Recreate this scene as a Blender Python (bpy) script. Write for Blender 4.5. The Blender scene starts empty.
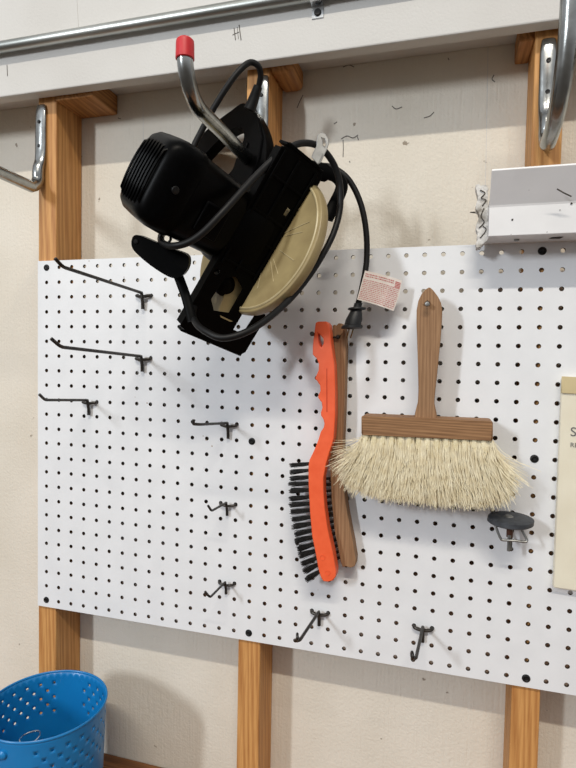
import bpy, bmesh, math, random
from mathutils import Vector, Matrix, noise
from mathutils.geometry import tessellate_polygon
random.seed(7)
C = bpy.context.scene.collection
SC = bpy.context.scene
I = .0254
Z0 = 1.75            # height of the pegboard's top row of holes above the garage floor
PI = math.pi

# ------------------------------------------------------------------ camera calibration (pixel -> metres)
F = 552.76
RM = ((0.9607265, 0.27685154, 0.01891606), (0.0297606, -0.03502141, -0.99894335), (-0.27589654, 0.9602743, -0.04188527))
CAM = Vector((0.6701959, -0.8088104, -0.1530079))
RT = Matrix(RM).transposed()
def ray(x, y): return RT @ Vector(((x-288)/F, (y-384)/F, 1.0))
def PY(x, y, Y):                     # point on the plane y = Y seen at pixel x, y
    d = ray(x, y); return CAM + d*((Y-CAM.y)/d.y)
def PD(x, y, D): return CAM + ray(x, y)*D      # point at camera depth D

# ------------------------------------------------------------------ materials
def lin(c):
    r = []
    for v in c:
        v /= 255.0
        r.append(v/12.92 if v <= .04045 else ((v+.055)/1.055)**2.4)
    return (r[0], r[1], r[2], 1)
def newmat(name):
    m = bpy.data.materials.new(name); m.use_nodes = True
    nt = m.node_tree; return m, nt, nt.nodes['Principled BSDF']
def N(nt, t, **kw):
    n = nt.nodes.new(t)
    for k, v in kw.items(): setattr(n, k, v)
    return n
def mat(name, c1, c2=None, scale=40, rough=.5, metal=0, bump=0, bscale=None, stretch=(1, 1, 1), detail=4, lo=.35, hi=.65, coat=0, spec=.5, bdist=.002):
    m, nt, b = newmat(name)
    b.inputs['Roughness'].default_value = rough; b.inputs['Metallic'].default_value = metal
    b.inputs['Coat Weight'].default_value = coat; b.inputs['Specular IOR Level'].default_value = spec
    tc = N(nt, 'ShaderNodeTexCoord'); mp = N(nt, 'ShaderNodeMapping'); mp.inputs['Scale'].default_value = stretch
    nt.links.new(tc.outputs['Object'], mp.inputs['Vector'])
    if c2 is None: c2 = tuple(int(v*.93) for v in c1)
    n = N(nt, 'ShaderNodeTexNoise'); n.inputs['Scale'].default_value = scale; n.inputs['Detail'].default_value = detail
    nt.links.new(mp.outputs[0], n.inputs['Vector'])
    r = N(nt, 'ShaderNodeValToRGB'); r.color_ramp.elements[0].position = lo; r.color_ramp.elements[1].position = hi
    r.color_ramp.elements[0].color = lin(c1); r.color_ramp.elements[1].color = lin(c2)
    nt.links.new(n.outputs['Fac'], r.inputs[0]); nt.links.new(r.outputs[0], b.inputs['Base Color'])
    if bump:
        n2 = N(nt, 'ShaderNodeTexNoise'); n2.inputs['Scale'].default_value = bscale or scale*3; n2.inputs['Detail'].default_value = 5
        nt.links.new(mp.outputs[0], n2.inputs['Vector'])
        bp = N(nt, 'ShaderNodeBump'); bp.inputs['Strength'].default_value = bump; bp.inputs['Distance'].default_value = bdist
        nt.links.new(n2.outputs['Fac'], bp.inputs['Height']); nt.links.new(bp.outputs[0], b.inputs['Normal'])
    return m
def wood(name, base, dark, axis='z', ring=60, rough=.6, fine=420, knots=0):
    m, nt, b = newmat(name); b.inputs['Roughness'].default_value = rough
    tc = N(nt, 'ShaderNodeTexCoord'); mp = N(nt, 'ShaderNodeMapping')
    st = {'z': (1, 1, .05), 'x': (.05, 1, 1), 'y': (1, .05, 1)}[axis]
    mp.inputs['Scale'].default_value = st; nt.links.new(tc.outputs['Object'], mp.inputs['Vector'])
    n0 = N(nt, 'ShaderNodeTexNoise'); n0.inputs['Scale'].default_value = 12; n0.inputs['Detail'].default_value = 2
    nt.links.new(mp.outputs[0], n0.inputs['Vector'])
    add = N(nt, 'ShaderNodeMixRGB'); add.blend_type = 'ADD'; add.inputs[0].default_value = .06
    nt.links.new(mp.outputs[0], add.inputs[1]); nt.links.new(n0.outputs['Color'], add.inputs[2])
    w = N(nt, 'ShaderNodeTexWave'); w.wave_type = 'BANDS'; w.bands_direction = 'DIAGONAL'
    w.inputs['Scale'].default_value = ring; w.inputs['Distortion'].default_value = 7; w.inputs['Detail'].default_value = 2
    nt.links.new(add.outputs[0], w.inputs['Vector'])
    n = N(nt, 'ShaderNodeTexNoise'); n.inputs['Scale'].default_value = fine; n.inputs['Detail'].default_value = 4
    nt.links.new(mp.outputs[0], n.inputs['Vector'])
    mx = N(nt, 'ShaderNodeMixRGB'); mx.inputs[0].default_value = .68
    nt.links.new(w.outputs['Fac'], mx.inputs[1]); nt.links.new(n.outputs['Fac'], mx.inputs[2])
    r = N(nt, 'ShaderNodeValToRGB'); r.color_ramp.elements[0].position = .2; r.color_ramp.elements[1].position = .8
    r.color_ramp.elements[0].color = lin(dark); r.color_ramp.elements[1].color = lin(base)
    nt.links.new(mx.outputs[0], r.inputs[0]); nt.links.new(r.outputs[0], b.inputs['Base Color'])
    bp = N(nt, 'ShaderNodeBump'); bp.inputs['Strength'].default_value = .25; bp.inputs['Distance'].default_value = .001
    nt.links.new(n.outputs['Fac'], bp.inputs['Height']); nt.links.new(bp.outputs[0], b.inputs['Normal'])
    return m
def wall_mat(name, base, tint, grooves, rough_bump, dirt=True):
    # painted panel: fine vertical combing, roller texture, scattered dirt specks
    m, nt, b = newmat(name); b.inputs['Roughness'].default_value = .75
    tc = N(nt, 'ShaderNodeTexCoord')
    n = N(nt, 'ShaderNodeTexNoise'); n.inputs['Scale'].default_value = 5; n.inputs['Detail'].default_value = 6
    nt.links.new(tc.outputs['Object'], n.inputs['Vector'])
    r = N(nt, 'ShaderNodeValToRGB'); r.color_ramp.elements[0].color = lin(base); r.color_ramp.elements[1].color = lin(tint)
    r.color_ramp.elements[0].position = .35; r.color_ramp.elements[1].position = .7
    nt.links.new(n.outputs['Fac'], r.inputs[0]); col = r.outputs[0]
    if dirt:
        n3 = N(nt, 'ShaderNodeTexNoise'); n3.inputs['Scale'].default_value = 55; n3.inputs['Detail'].default_value = 3
        nt.links.new(tc.outputs['Object'], n3.inputs['Vector'])
        r3 = N(nt, 'ShaderNodeValToRGB'); r3.color_ramp.elements[0].position = .735; r3.color_ramp.elements[1].position = .76
        r3.color_ramp.elements[0].color = (0, 0, 0, 1); r3.color_ramp.elements[1].color = (.75, .75, .75, 1)
        nt.links.new(n3.outputs['Fac'], r3.inputs[0])
        mx = N(nt, 'ShaderNodeMixRGB'); nt.links.new(r3.outputs[0], mx.inputs[0]); nt.links.new(col, mx.inputs[1])
        mx.inputs[2].default_value = lin((120, 105, 85)); col = mx.outputs[0]
    nt.links.new(col, b.inputs['Base Color'])
    mp = N(nt, 'ShaderNodeMapping'); mp.inputs['Scale'].default_value = (1, 1, .05)
    nt.links.new(tc.outputs['Object'], mp.inputs['Vector'])
    n1 = N(nt, 'ShaderNodeTexNoise'); n1.inputs['Scale'].default_value = 260; n1.inputs['Detail'].default_value = 2
    nt.links.new(mp.outputs[0], n1.inputs['Vector'])
    n2 = N(nt, 'ShaderNodeTexNoise'); n2.inputs['Scale'].default_value = 260; n2.inputs['Detail'].default_value = 6
    nt.links.new(tc.outputs['Object'], n2.inputs['Vector'])
    b1 = N(nt, 'ShaderNodeBump'); b1.inputs['Strength'].default_value = grooves; b1.inputs['Distance'].default_value = .001
    b2 = N(nt, 'ShaderNodeBump'); b2.inputs['Strength'].default_value = rough_bump; b2.inputs['Distance'].default_value = .0015
    nt.links.new(n1.outputs['Fac'], b1.inputs['Height']); nt.links.new(n2.outputs['Fac'], b2.inputs['Height'])
    nt.links.new(b1.outputs[0], b2.inputs['Normal']); nt.links.new(b2.outputs[0], b.inputs['Normal'])
    return m
M = {}
M['wall'] = wall_mat('painted_wall_panel', (226, 220, 208), (214, 207, 193), .9, .6)
M['fascia'] = wall_mat('painted_header', (210, 209, 206), (202, 200, 196), .1, .3, False)
M['board'] = mat('white_hardboard', (231, 233, 236), (226, 228, 231), 25, .45, bump=.12, bscale=500, bdist=.0006)
M['board_edge'] = mat('brown_hardboard', (74, 56, 40), (58, 43, 30), 80, .8)
M['stud'] = wood('pine_stud', (214, 160, 96), (168, 112, 58), 'z', 45)
M['block'] = wood('pine_block', (196, 142, 84), (142, 92, 46), 'y', 60)
M['bench'] = wood('bench_plank', (150, 100, 58), (96, 58, 30), 'x', 60)
M['chrome'] = mat('zinc_plated_tube', (172, 175, 175), (148, 150, 149), 60, .24, 1, bump=.05)
M['emt'] = mat('galvanised_conduit', (196, 198, 194), (158, 161, 157), 30, .4, 1, stretch=(.2, 1, 1), bump=.04)
M['zinc'] = mat('bright_zinc', (215, 218, 220), (190, 193, 196), 90, .25, 1)
M['red'] = mat('red_vinyl', (205, 32, 40), (190, 26, 36), 90, .45)
M['hook'] = mat('dark_peg_steel', (72, 68, 64), (48, 45, 42), 200, .38, .7)
M['blackplastic'] = mat('black_plastic', (6, 6, 7), (4, 4, 4), 200, .34, bump=.06, bscale=900, bdist=.0004, spec=.05)
M['blackmetal'] = mat('black_enamel', (7, 7, 7), (5, 5, 5), 80, .45, spec=.05)
M['rubber'] = mat('cord_rubber', (15, 15, 16), (11, 11, 12), 90, .5, spec=.3)
M['tan'] = mat('tan_guard_enamel', (160, 143, 102), (144, 127, 90), 30, .4, bump=.05, spec=.5)
M['silver'] = mat('dull_silver', (150, 150, 148), (122, 122, 120), 60, .42, .85)
M['brass'] = mat('brass_prong', (150, 128, 80), (110, 92, 58), 60, .35, 1)
M['orange'] = mat('orange_plastic', (241, 102, 58), (235, 94, 50), 70, .42, bump=.06, bscale=600)
M['wire'] = mat('bristle_steel', (58, 56, 54), (30, 29, 28), 300, .45, .5)
M['oldwood'] = wood('weathered_handle_wood', (160, 124, 90), (126, 92, 62), 'z', 90, .75, 700)
M['oldwoodx'] = wood('weathered_block_wood', (162, 122, 84), (112, 78, 48), 'x', 90, .75, 700)
M['fibre'] = mat('tampico_fibre', (242, 234, 208), (220, 206, 170), 90, .7, detail=2, lo=.3, hi=.75)
M['ferrule'] = mat('tuft_root_fibre', (240, 230, 198), (222, 208, 166), 140, .8, bump=.5)
M['white_metal'] = mat('white_sheet_metal', (232, 232, 233), (222, 222, 223), 12, .38, bump=.03)
M['grime'] = mat('torn_dirty_paper', (216, 214, 210), (150, 144, 134), 55, .8, bump=.9, bscale=140, lo=.42, hi=.62, bdist=.004)
M['grime_dark'] = mat('dark_scuff', (70, 64, 56), (52, 47, 42), 80, .9)
M['blue'] = mat('blue_bucket_paint', (20, 122, 186), (16, 114, 178), 20, .33, bump=.02, spec=.5)
M['disc'] = mat('grey_black_rubber', (62, 66, 72), (46, 49, 54), 90, .6, bump=.2)
M['copper'] = mat('brown_nut', (92, 58, 44), (70, 42, 32), 90, .5, .4)
M['cream'] = mat('cream_card', (232, 226, 204), (224, 216, 192), 20, .6)
M['tagwhite'] = mat('label_vinyl', (236, 228, 220), (230, 220, 212), 60, .4)
M['tagred'] = mat('label_red_ink', (196, 60, 66), (186, 50, 58), 60, .5)
M['ink'] = mat('black_ink', (36, 34, 34), (30, 28, 28), 60, .6)
M['pencil'] = mat('pencil_mark', (92, 88, 84), (120, 116, 110), 500, .8)
def plastic_film():
    m, nt, b = newmat('clear_film'); b.inputs['Base Color'].default_value = (1, 1, 1, 1)
    b.inputs['Roughness'].default_value = .12; b.inputs['Alpha'].default_value = .13
    b.inputs['IOR'].default_value = 1.45
    tc = N(nt, 'ShaderNodeTexCoord'); n = N(nt, 'ShaderNodeTexNoise'); n.inputs['Scale'].default_value = 14
    mp = N(nt, 'ShaderNodeMapping'); mp.inputs['Scale'].default_value = (3, 1, .35)
    nt.links.new(tc.outputs['Object'], mp.inputs[0]); nt.links.new(mp.outputs[0], n.inputs['Vector'])
    bp = N(nt, 'ShaderNodeBump'); bp.inputs['Strength'].default_value = .5; bp.inputs['Distance'].default_value = .01
    nt.links.new(n.outputs['Fac'], bp.inputs['Height']); nt.links.new(bp.outputs[0], b.inputs['Normal'])
    return m
M['film'] = plastic_film()

# ------------------------------------------------------------------ mesh helpers
class MB:
    def __init__(s): s.v = []; s.f = []; s.mi = []; s.cur = 0
    def add(s, vs, fs):
        o = len(s.v); s.v += [tuple(v) for v in vs]; s.f += [tuple(i+o for i in f) for f in fs]; s.mi += [s.cur]*len(fs); return s
    def box(s, a, b):
        x0, y0, z0 = a; x1, y1, z1 = b
        v = [(x, y, z) for x in (x0, x1) for y in (y0, y1) for z in (z0, z1)]
        return s.add(v, [(0, 1, 3, 2), (4, 6, 7, 5), (0, 4, 5, 1), (2, 3, 7, 6), (0, 2, 6, 4), (1, 5, 7, 3)])
    def tube(s, pts, r, seg=12, closed=False, flat=None, caps=True):
        pts = [Vector(p) for p in pts]; n = len(pts)
        rs = list(r)+[r[-1]]*max(0, n-len(r)) if isinstance(r, list) else [r]*n
        T = []
        for i in range(n):
            a = pts[(i-1) % n] if (closed or i > 0) else pts[i]; b = pts[(i+1) % n] if (closed or i < n-1) else pts[i]
            T.append((b-a).normalized())
        u = T[0].orthogonal().normalized()
        if flat is not None: u = (flat[0]-T[0]*flat[0].dot(T[0])).normalized()
        vs = []
        for i in range(n):
            t = T[i]; u = (u-t*u.dot(t)).normalized(); w = t.cross(u)
            k = rs[i]; ku, kw = (k if isinstance(k, tuple) else (k, k))
            for j in range(seg):
                a = 2*PI*j/seg; vs.append(pts[i]+u*(math.cos(a)*ku)+w*(math.sin(a)*kw))
        fs = []
        for i in range(n if closed else n-1):
            for j in range(seg):
                a = i*seg+j; b = i*seg+(j+1) % seg; c = ((i+1) % n)*seg+(j+1) % seg; d = ((i+1) % n)*seg+j
                fs.append((a, b, c, d))
        if caps and not closed: fs.append(tuple(range(seg))[::-1]); fs.append(tuple((n-1)*seg+j for j in range(seg)))
        return s.add(vs, fs)
    def prism(s, outer, holes, vec, fn=None, keep=None):
        # outer/holes: 3D points in one plane; vec: thickness vector
        loops = [[Vector(p) for p in outer]]+[[Vector(p) for p in h] for h in holes]
        tr = tessellate_polygon(loops); flatp = [p for l in loops for p in l]; n = len(flatp); vec = Vector(vec)
        vs = flatp+[p+vec for p in flatp]; fs = [tuple(t) for t in tr]+[tuple(i+n for i in t[::-1]) for t in tr]
        o = 0
        for l in loops:
            k = len(l)
            for i in range(k): fs.append((o+i, o+(i+1) % k, o+(i+1) % k+n, o+i+n))
            o += k
        return s.add(vs, fs)
    def lathe(s, prof, origin, ax, u, seg=32, a0=0, a1=2*PI, closed_prof=False):
        ax = Vector(ax).normalized(); u = Vector(u).normalized(); w = ax.cross(u); origin = Vector(origin)
        full = abs(a1-a0-2*PI) < 1e-6; m = seg if full else seg+1; vs = []
        for j in range(m):
            a = a0+(a1-a0)*j/seg; d = u*math.cos(a)+w*math.sin(a)
            for (r, h) in prof: vs.append(origin+d*r+ax*h)
        k = len(prof); fs = []
        for j in range(seg):
            j2 = (j+1) % m
            for i in range(k if closed_prof else k-1):
                i2 = (i+1) % k; fs.append((j*k+i, j2*k+i, j2*k+i2, j*k+i2))
        if closed_prof and not full:
            fs.append(tuple(range(k))); fs.append(tuple((m-1)*k+i for i in range(k))[::-1])
        return s.add(vs, fs)
    def build(s, name, mats, parent=None, smooth=35, bevel=0, bseg=2, sub=0):
        me = bpy.data.meshes.new(name); me.from_pydata(s.v, [], s.f)
        if not isinstance(mats, (list, tuple)): mats = [mats]
        for m in mats: me.materials.append(m)
        for p, i in zip(me.polygons, s.mi): p.material_index = i
        bm = bmesh.new(); bm.from_mesh(me)
        bmesh.ops.remove_doubles(bm, verts=bm.verts, dist=1e-6)
        bmesh.ops.recalc_face_normals(bm, faces=bm.faces); bm.to_mesh(me); bm.free()
        if smooth:
            me.shade_smooth(); me.set_sharp_from_angle(angle=math.radians(smooth))
        o = bpy.data.objects.new(name, me); C.objects.link(o)
        if bevel:
            bv = o.modifiers.new('bevel', 'BEVEL'); bv.width = bevel; bv.segments = bseg; bv.limit_method = 'ANGLE'; bv.angle_limit = math.radians(40); bv.harden_normals = False
        if sub:
            sb = o.modifiers.new('sub', 'SUBSURF'); sb.levels = sub; sb.render_levels = sub
        if parent is not None: o.parent = parent
        return o
def spline(pts, n=8, closed=False):
    pts = [Vector(p) for p in pts]; out = []; k = len(pts)
    for i in range(k if closed else k-1):
        p0 = pts[(i-1) % k] if (closed or i > 0) else pts[i]*2-pts[i+1]
        p1 = pts[i]; p2 = pts[(i+1) % k]
        p3 = pts[(i+2) % k] if (closed or i < k-2) else p2*2-p1
        for j in range(n):
            t = j/n
            out.append(.5*((2*p1)+(p2-p0)*t+(2*p0-5*p1+4*p2-p3)*t*t+(-p0+3*p1-3*p2+p3)*t**3))
    if not closed: out.append(pts[-1])
    return out
def smooth_loop(pts, n=4): return spline(pts, n, True)
def thing(name, label, cat, loc, group=None):
    o = bpy.data.objects.new(name, None); C.objects.link(o); o.location = loc; o.empty_display_size = .02
    o['label'] = label; o['category'] = cat
    if group: o['group'] = group
    return o
def tag(o, label, cat, group=None):
    o['label'] = label; o['category'] = cat
    if group: o['group'] = group
    return o
def struct(o): o['kind'] = 'structure'; return o

# ------------------------------------------------------------------ setting
YW = .075            # face of the wall panel; the pegboard's face is y = 0
SB = .0055           # front of the studs / back of the pegboard
YL = -.022           # face of the header board
ZL = 11.31*I         # lower edge of the header board
ZU = 12.42*I         # soffit behind it
m = MB(); m.box((-1.3, YW, -Z0), (2.4, YW+.012, ZU+.55)); struct(m.build('wall_back', M['wall'], smooth=0))
m = MB(); m.box((-1.3, YL, ZL), (2.4, 0, ZU+.55)); hb = struct(m.build('trim_1', M['fascia'], smooth=0, bevel=.002))
m = MB(); m.box((-1.3, .001, ZU), (2.4, YW-.001, ZU+.04)); struct(m.build('trim_2', M['fascia'], smooth=0))
def stroke(mb, pts, Y, r=.0007):
    mb.tube([PY(x, y, Y) for x, y in pts], r, 5)
m = MB()
stroke(m, [(234, 28), (235.5, 40)], YL-.0003); stroke(m, [(239, 25), (241, 40)], YL-.0003); stroke(m, [(232.5, 35), (239, 32)], YL-.0003, .0005)
stroke(m, [(237.2, 27), (238.4, 39)], YL-.0003, .0004); stroke(m, [(7, 65), (7.5, 76)], YL-.0003, .0006)
m.build('pencil_mark', M['pencil'], hb)
m = MB(); m.tube([PY(76.8, 0, YL-.0001), PY(78.3, 28, YL-.0001)], .0007, 4); m.build('panel_seam', M['fascia'], hb)

WB = bpy.data.objects['wall_back']
for pts in ([(341, 139), (347, 136), (353, 138), (358, 135)], [(343, 140), (343.3, 148), (343, 157)], [(357, 136), (358.5, 140)], [(349.5, 161), (350, 162.5)], [(343, 67), (349, 65), (354, 67)], [(334, 124), (337, 122)],
            [(392, 106), (396, 109), (402, 107)], [(424, 118), (430, 116), (434, 112)], [(494, 75), (492, 79), (495, 82)], [(448, 58), (449, 60)], [(118, 118), (121, 119)], [(303, 95), (300, 101), (297, 108)]):
    m = MB(); m.tube(spline([PY(x, y, YW-.0002) for x, y in pts], 4), .0007, 5); m.build('cobweb_mark', M['pencil'], WB)
for pts in ([(488, 48), (484.5, 245)], [(143, 95), (143.5, 150)]):
    m = MB(); m.tube([PY(x, y, YW+.0002) for x, y in pts], .0006, 5); m.build('panel_groove', M['pencil' if 0 else 'fascia'], WB)
# studs
studs = [(-.135*I, 'leftmost upright pine stud, behind the pegboard\'s left edge and the blue bucket'),
         (14.95*I, 'upright pine stud in the middle, directly behind the circular saw'),
         (31.05*I, 'upright pine stud at the right, behind the white metal channel')]
for i, (x, lab) in enumerate(studs):
    hw = .0187
    m = MB(); m.box((x-hw, SB, -Z0+.0), (x+hw, YW, ZU))
    o = m.build('wall_stud', M['stud'], smooth=0, bevel=.0025); tag(o, lab, 'wood stud', 'studs behind the pegboard')
blk = [(.0150, 3.53*I, 11.07*I, 'short pine block against the top right of the left stud, under the header'),
       (14.95*I+.0183, 17.1*I, 11.1*I, 'rounded pine block beside the top of the middle stud, right of the cord loop'),
       (29.56*I, 31.05*I-.0183, 11.2*I, 'small pine block beside the top left of the right stud')]
for i, (x0, x1, z, lab) in enumerate(blk):
    m = MB(); m.box((x0, .002 if i < 2 else .012, z), (x1, YW, ZU))
    o = m.build('nailing_block', M['block'], smooth=0, bevel=.0095 if i == 1 else .003, bseg=4); tag(o, lab, 'wood block', 'pine blocks under the header')

# ------------------------------------------------------------------ pegboard with real holes
PB = thing('pegboard', 'large white pegboard panel screwed to the studs', 'pegboard', (20*I, 0, -23.5*I))
def pegboard():
    NC, NR, R_ = 42, 24, .00325
    XL, XR = -.72*I, (NC-.4)*I; ZT, ZB = .46*I, -23.5*I; TH = .0045
    screws = {(c, r) for c in (0, 15, 31) for r in (0, 5, 11, 17, 23)}
    K = 12; vs = []; fs = []; mi = []
    def V(x, y, z): vs.append((x, y, z)); return len(vs)-1
    xs = [XL]+[(c+.5)*I for c in range(NC-1)]+[XR]; zs = [ZT]+[-(r+.5)*I for r in range(NR-1)]+[ZB]
    G = [[[V(x, y, z) for z in zs] for x in xs] for y in (0, TH)]
    for c in range(NC):
        for r in range(NR):
            cx, cz = c*I, -r*I
            rings = []
            for s_ in (0, 1):
                y = (0, TH)[s_]
                rings.append([V(cx+R_*math.cos(2*PI*k/K+PI/K*0+PI/4), y, cz+R_*math.sin(2*PI*k/K+PI/4)) for k in range(K)])
                q = G[s_]; cor = [q[c+1][r], q[c][r], q[c][r+1], q[c+1][r+1]]      # at 45,135,225,315 deg
                ring = rings[-1]
                for e in range(4):
                    ks = [e*3, e*3+1, e*3+2, (e*3+3) % K]
                    fs.append([cor[e], ring[ks[0]], ring[ks[1]], ring[ks[2]], ring[ks[3]], cor[(e+1) % 4]]); mi.append(0 if s_ == 0 else 1)
            for k in range(K):
                fs.append([rings[0][k], rings[1][k], rings[1][(k+1) % K], rings[0][(k+1) % K]]); mi.append(1)
    n, k = len(xs)-1, len(zs)-1
    for j in range(k):
        fs.append([G[0][0][j], G[1][0][j], G[1][0][j+1], G[0][0][j+1]]); fs.append([G[0][n][j], G[1][n][j], G[1][n][j+1], G[0][n][j+1]]); mi += [1, 1]
    for i in range(n):
        fs.append([G[0][i][0], G[1][i][0], G[1][i+1][0], G[0][i+1][0]]); fs.append([G[0][i][k], G[1][i][k], G[1][i+1][k], G[0][i+1][k]]); mi += [0, 0]
    mb = MB(); mb.v = vs; mb.f = fs; mb.mi = mi
    mb.build('panel', [M['board'], M['board_edge']], PB, smooth=0)
pegboard()
M['screw'] = mat('dark_screw', (44, 44, 44), (30, 30, 30), 200, .45, .6)
for c in (0, 15, 31):
    for r in {0: (0, 23), 15: (11, 23), 31: (0, 11, 23)}[c]:
        px = c*I; pz = -r*I
        if c == 15 and r == 0: continue
        m = MB(); m.lathe([(0, -.0012), (.0022, -.0014), (.0022, -.0006), (.0034, -.0018), (.0052, -.0012), (.0056, -.0001), (.0025, .004), (.0022, .02), (0, .02)], (px, 0, pz), (0, 1, 0), (1, 0, 0), 20)
        m.build('screw', M['screw'], PB)
# chipped paint at the board's corner and a few scuffs
CHIP = mat('chip_grey', (176, 158, 138), (150, 134, 116), 300, .9)
for q in [(147, 403, 1.3), (206, 440, 1), (212, 446, 1.1), (203, 436, .8), (89, 261, .8), (124, 277, .9), (135, 397, .6), (318, 590, .5)]:
    p = PY(q[0], q[1], -.0002); pts = [p+Vector((math.cos(a)*.0013*q[2]*random.uniform(.6, 1.3), 0, math.sin(a)*.001*q[2]*random.uniform(.5, 1.3))) for a in [k*PI/4 for k in range(8)]]
    m = MB(); m.prism(pts, [], (0, .0001, 0)); m.build('paint_chip', CHIP, PB, smooth=0)

# ------------------------------------------------------------------ conduit with strap
CT = thing('conduit_pipe', 'long galvanised conduit pipe running along the header board', 'pipe', (.3, YL, 14.25*I-.009))
zc = 14.27*I; yc = YL-.0115
m = MB(); m.tube([(-1.29, yc, zc), (2.39, yc, zc)], .00895, 20); m.build('pipe', M['emt'], CT)
sx = PY(318, 8, YL).x
def strap():
    m = MB(); w = .0085; r = .0103; th = .0013
    prof = []
    for k in range(13):
        a = -PI/2+PI*k/12; prof.append((yc-math.cos(a)*r, zc+math.sin(a)*r))      # front half
    pts = [(YL-.0002, zc+r)]+prof[::-1]+[(YL-.0014, zc-r-.001), (YL-.0014, zc-r-.017)]
    ring = pts; vs = []; fs = []
    for (y, z) in ring: vs += [(sx-w, y, z), (sx+w, y, z), (sx-w, y+th*.6, z), (sx+w, y+th*.6, z)]
    for i in range(len(ring)-1):
        a = i*4; b = a+4; fs += [(a, a+1, b+1, b), (a+2, b+2, b+3, a+3), (a, b, b+2, a+2), (a+1, a+3, b+3, b+1)]
    e = (len(ring)-1)*4; fs += [(0, 2, 3, 1), (e, e+1, e+3, e+2)]
    m.add(vs, fs)
    return m.build('strap', M['zinc'], CT, bevel=.0005)
st = strap()
m = MB(); m.lathe([(0, -.002), (.0042, -.002), (.0052, -.001), (.0052, .0004), (0, .0004)], (sx, YL-.0016, zc-.0195), (0, 1, 0), (1, 0, 0), 18); m.build('strap_screw', M['screw'], st)

# ------------------------------------------------------------------ big wall hooks
def big_hook(X, label, short=False):
    base = Vector((X, SB, .14))
    t = thing('wall_hook', label, 'hook', base, 'silver utility hooks on the studs')
    yp = SB-.0058
    path = []; rad = []
    def ap(p, ru, rw): path.append(Vector(p)); rad.append((ru, rw))
    ap((X, SB-.0022, 10.95*I), .0075, .0016); ap((X, SB-.003, 10.85*I), .0088, .0026); ap((X, SB-.004, 10.3*I), .0104, .0034)
    ap((X, SB-.0048, 9.2*I), .0104, .004); ap((X, SB-.0048, 8.0*I), .0104, .0044); ap((X, SB-.0062, 7.2*I), .0102, .0055)
    ap((X, SB-.0092, 6.7*I), .0097, .0087); ap((X, SB-.0104, 6.25*I), .0096, .0096)
    c = Vector((X, SB-.032, 6.1*I)); R1 = .0222
    for k in range(1, 9):
        a = PI/2*k/8*.97; ap((X, c.y+math.cos(a)*R1, c.z-math.sin(a)*R1), .0096, .0096)
    yb, zb, R2 = -.212, .1335, .042
    zs = c.z-R1
    if short:
        R2 = .001; zb = .19
        for (dx, y, z, r_) in ((.0015, -.052, .144, .0098), (.003, -.074, .165, .0105), (.0045, -.089, .193, .0108), (.0055, -.099, .225, .0108), (.0055, -.104, .262, .0108), (.005, -.108, .30, .0108)): ap((X+dx, y, z), r_, r_)
    else:
        ap((X, -.09, zs+.001), .0093, .0093); ap((X, -.15, zs+.0015), .0089, .0089); ap((X, yb, zb), .0089, .0089)
    for k in range(1, 9 if not short else 1):
        a = PI/2*k/8; ap((X, yb-math.sin(a)*R2, zb+R2-math.cos(a)*R2), .0089, .0089)
    if not short: ap((X, yb-R2, .185), .0089, .0089)
    path2 = spline(path, 3); rad2 = []
    for i in range(len(path)-1):
        for j in range(3):
            tt = j/3; rad2.append((rad[i][0]*(1-tt)+rad[i+1][0]*tt, rad[i][1]*(1-tt)+rad[i+1][1]*tt))
    rad2.append(rad[-1])
    m = MB(); m.tube(path2, rad2, 20, flat=[Vector((1, 0, 0))]); m.build('tube', M['chrome'], t)
    for z in (9.75*I, 8.15*I):
        m = MB(); m.lathe([(0, -.0005), (.0026, -.001), (.0031, -.0002), (.0031, .003)], (X, SB-.0088, z), (0, 1, 0), (1, 0, 0), 14)
        m.build('screw', M['screw'], t)
    cp = Vector((X+.005, -.108, .288)) if short else Vector((X, yb-R2, .1705))
    m = MB(); m.lathe([(0, .0215), (.0075, .021), (.0096, .0188), (.0099, .0155), (.0102, .0), (.0092, -.001), (.0088, .0)] if not short else [(0, .037), (.009, .036), (.0125, .032), (.013, .027), (.013, 0), (.0108, -.001), (.0106, 0)], cp, (0, 0, 1), (1, 0, 0), 24)
    m.build('tip_cap', M['red'], t); 
    return t
big_hook(-.53*I, 'silver utility hook on the left stud, its arm running out at the left')
big_hook(15.28*I, 'silver utility hook with red tip that the circular saw hangs on')
big_hook(30.95*I, 'silver utility hook on the right stud, above the white channel', True)

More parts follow.
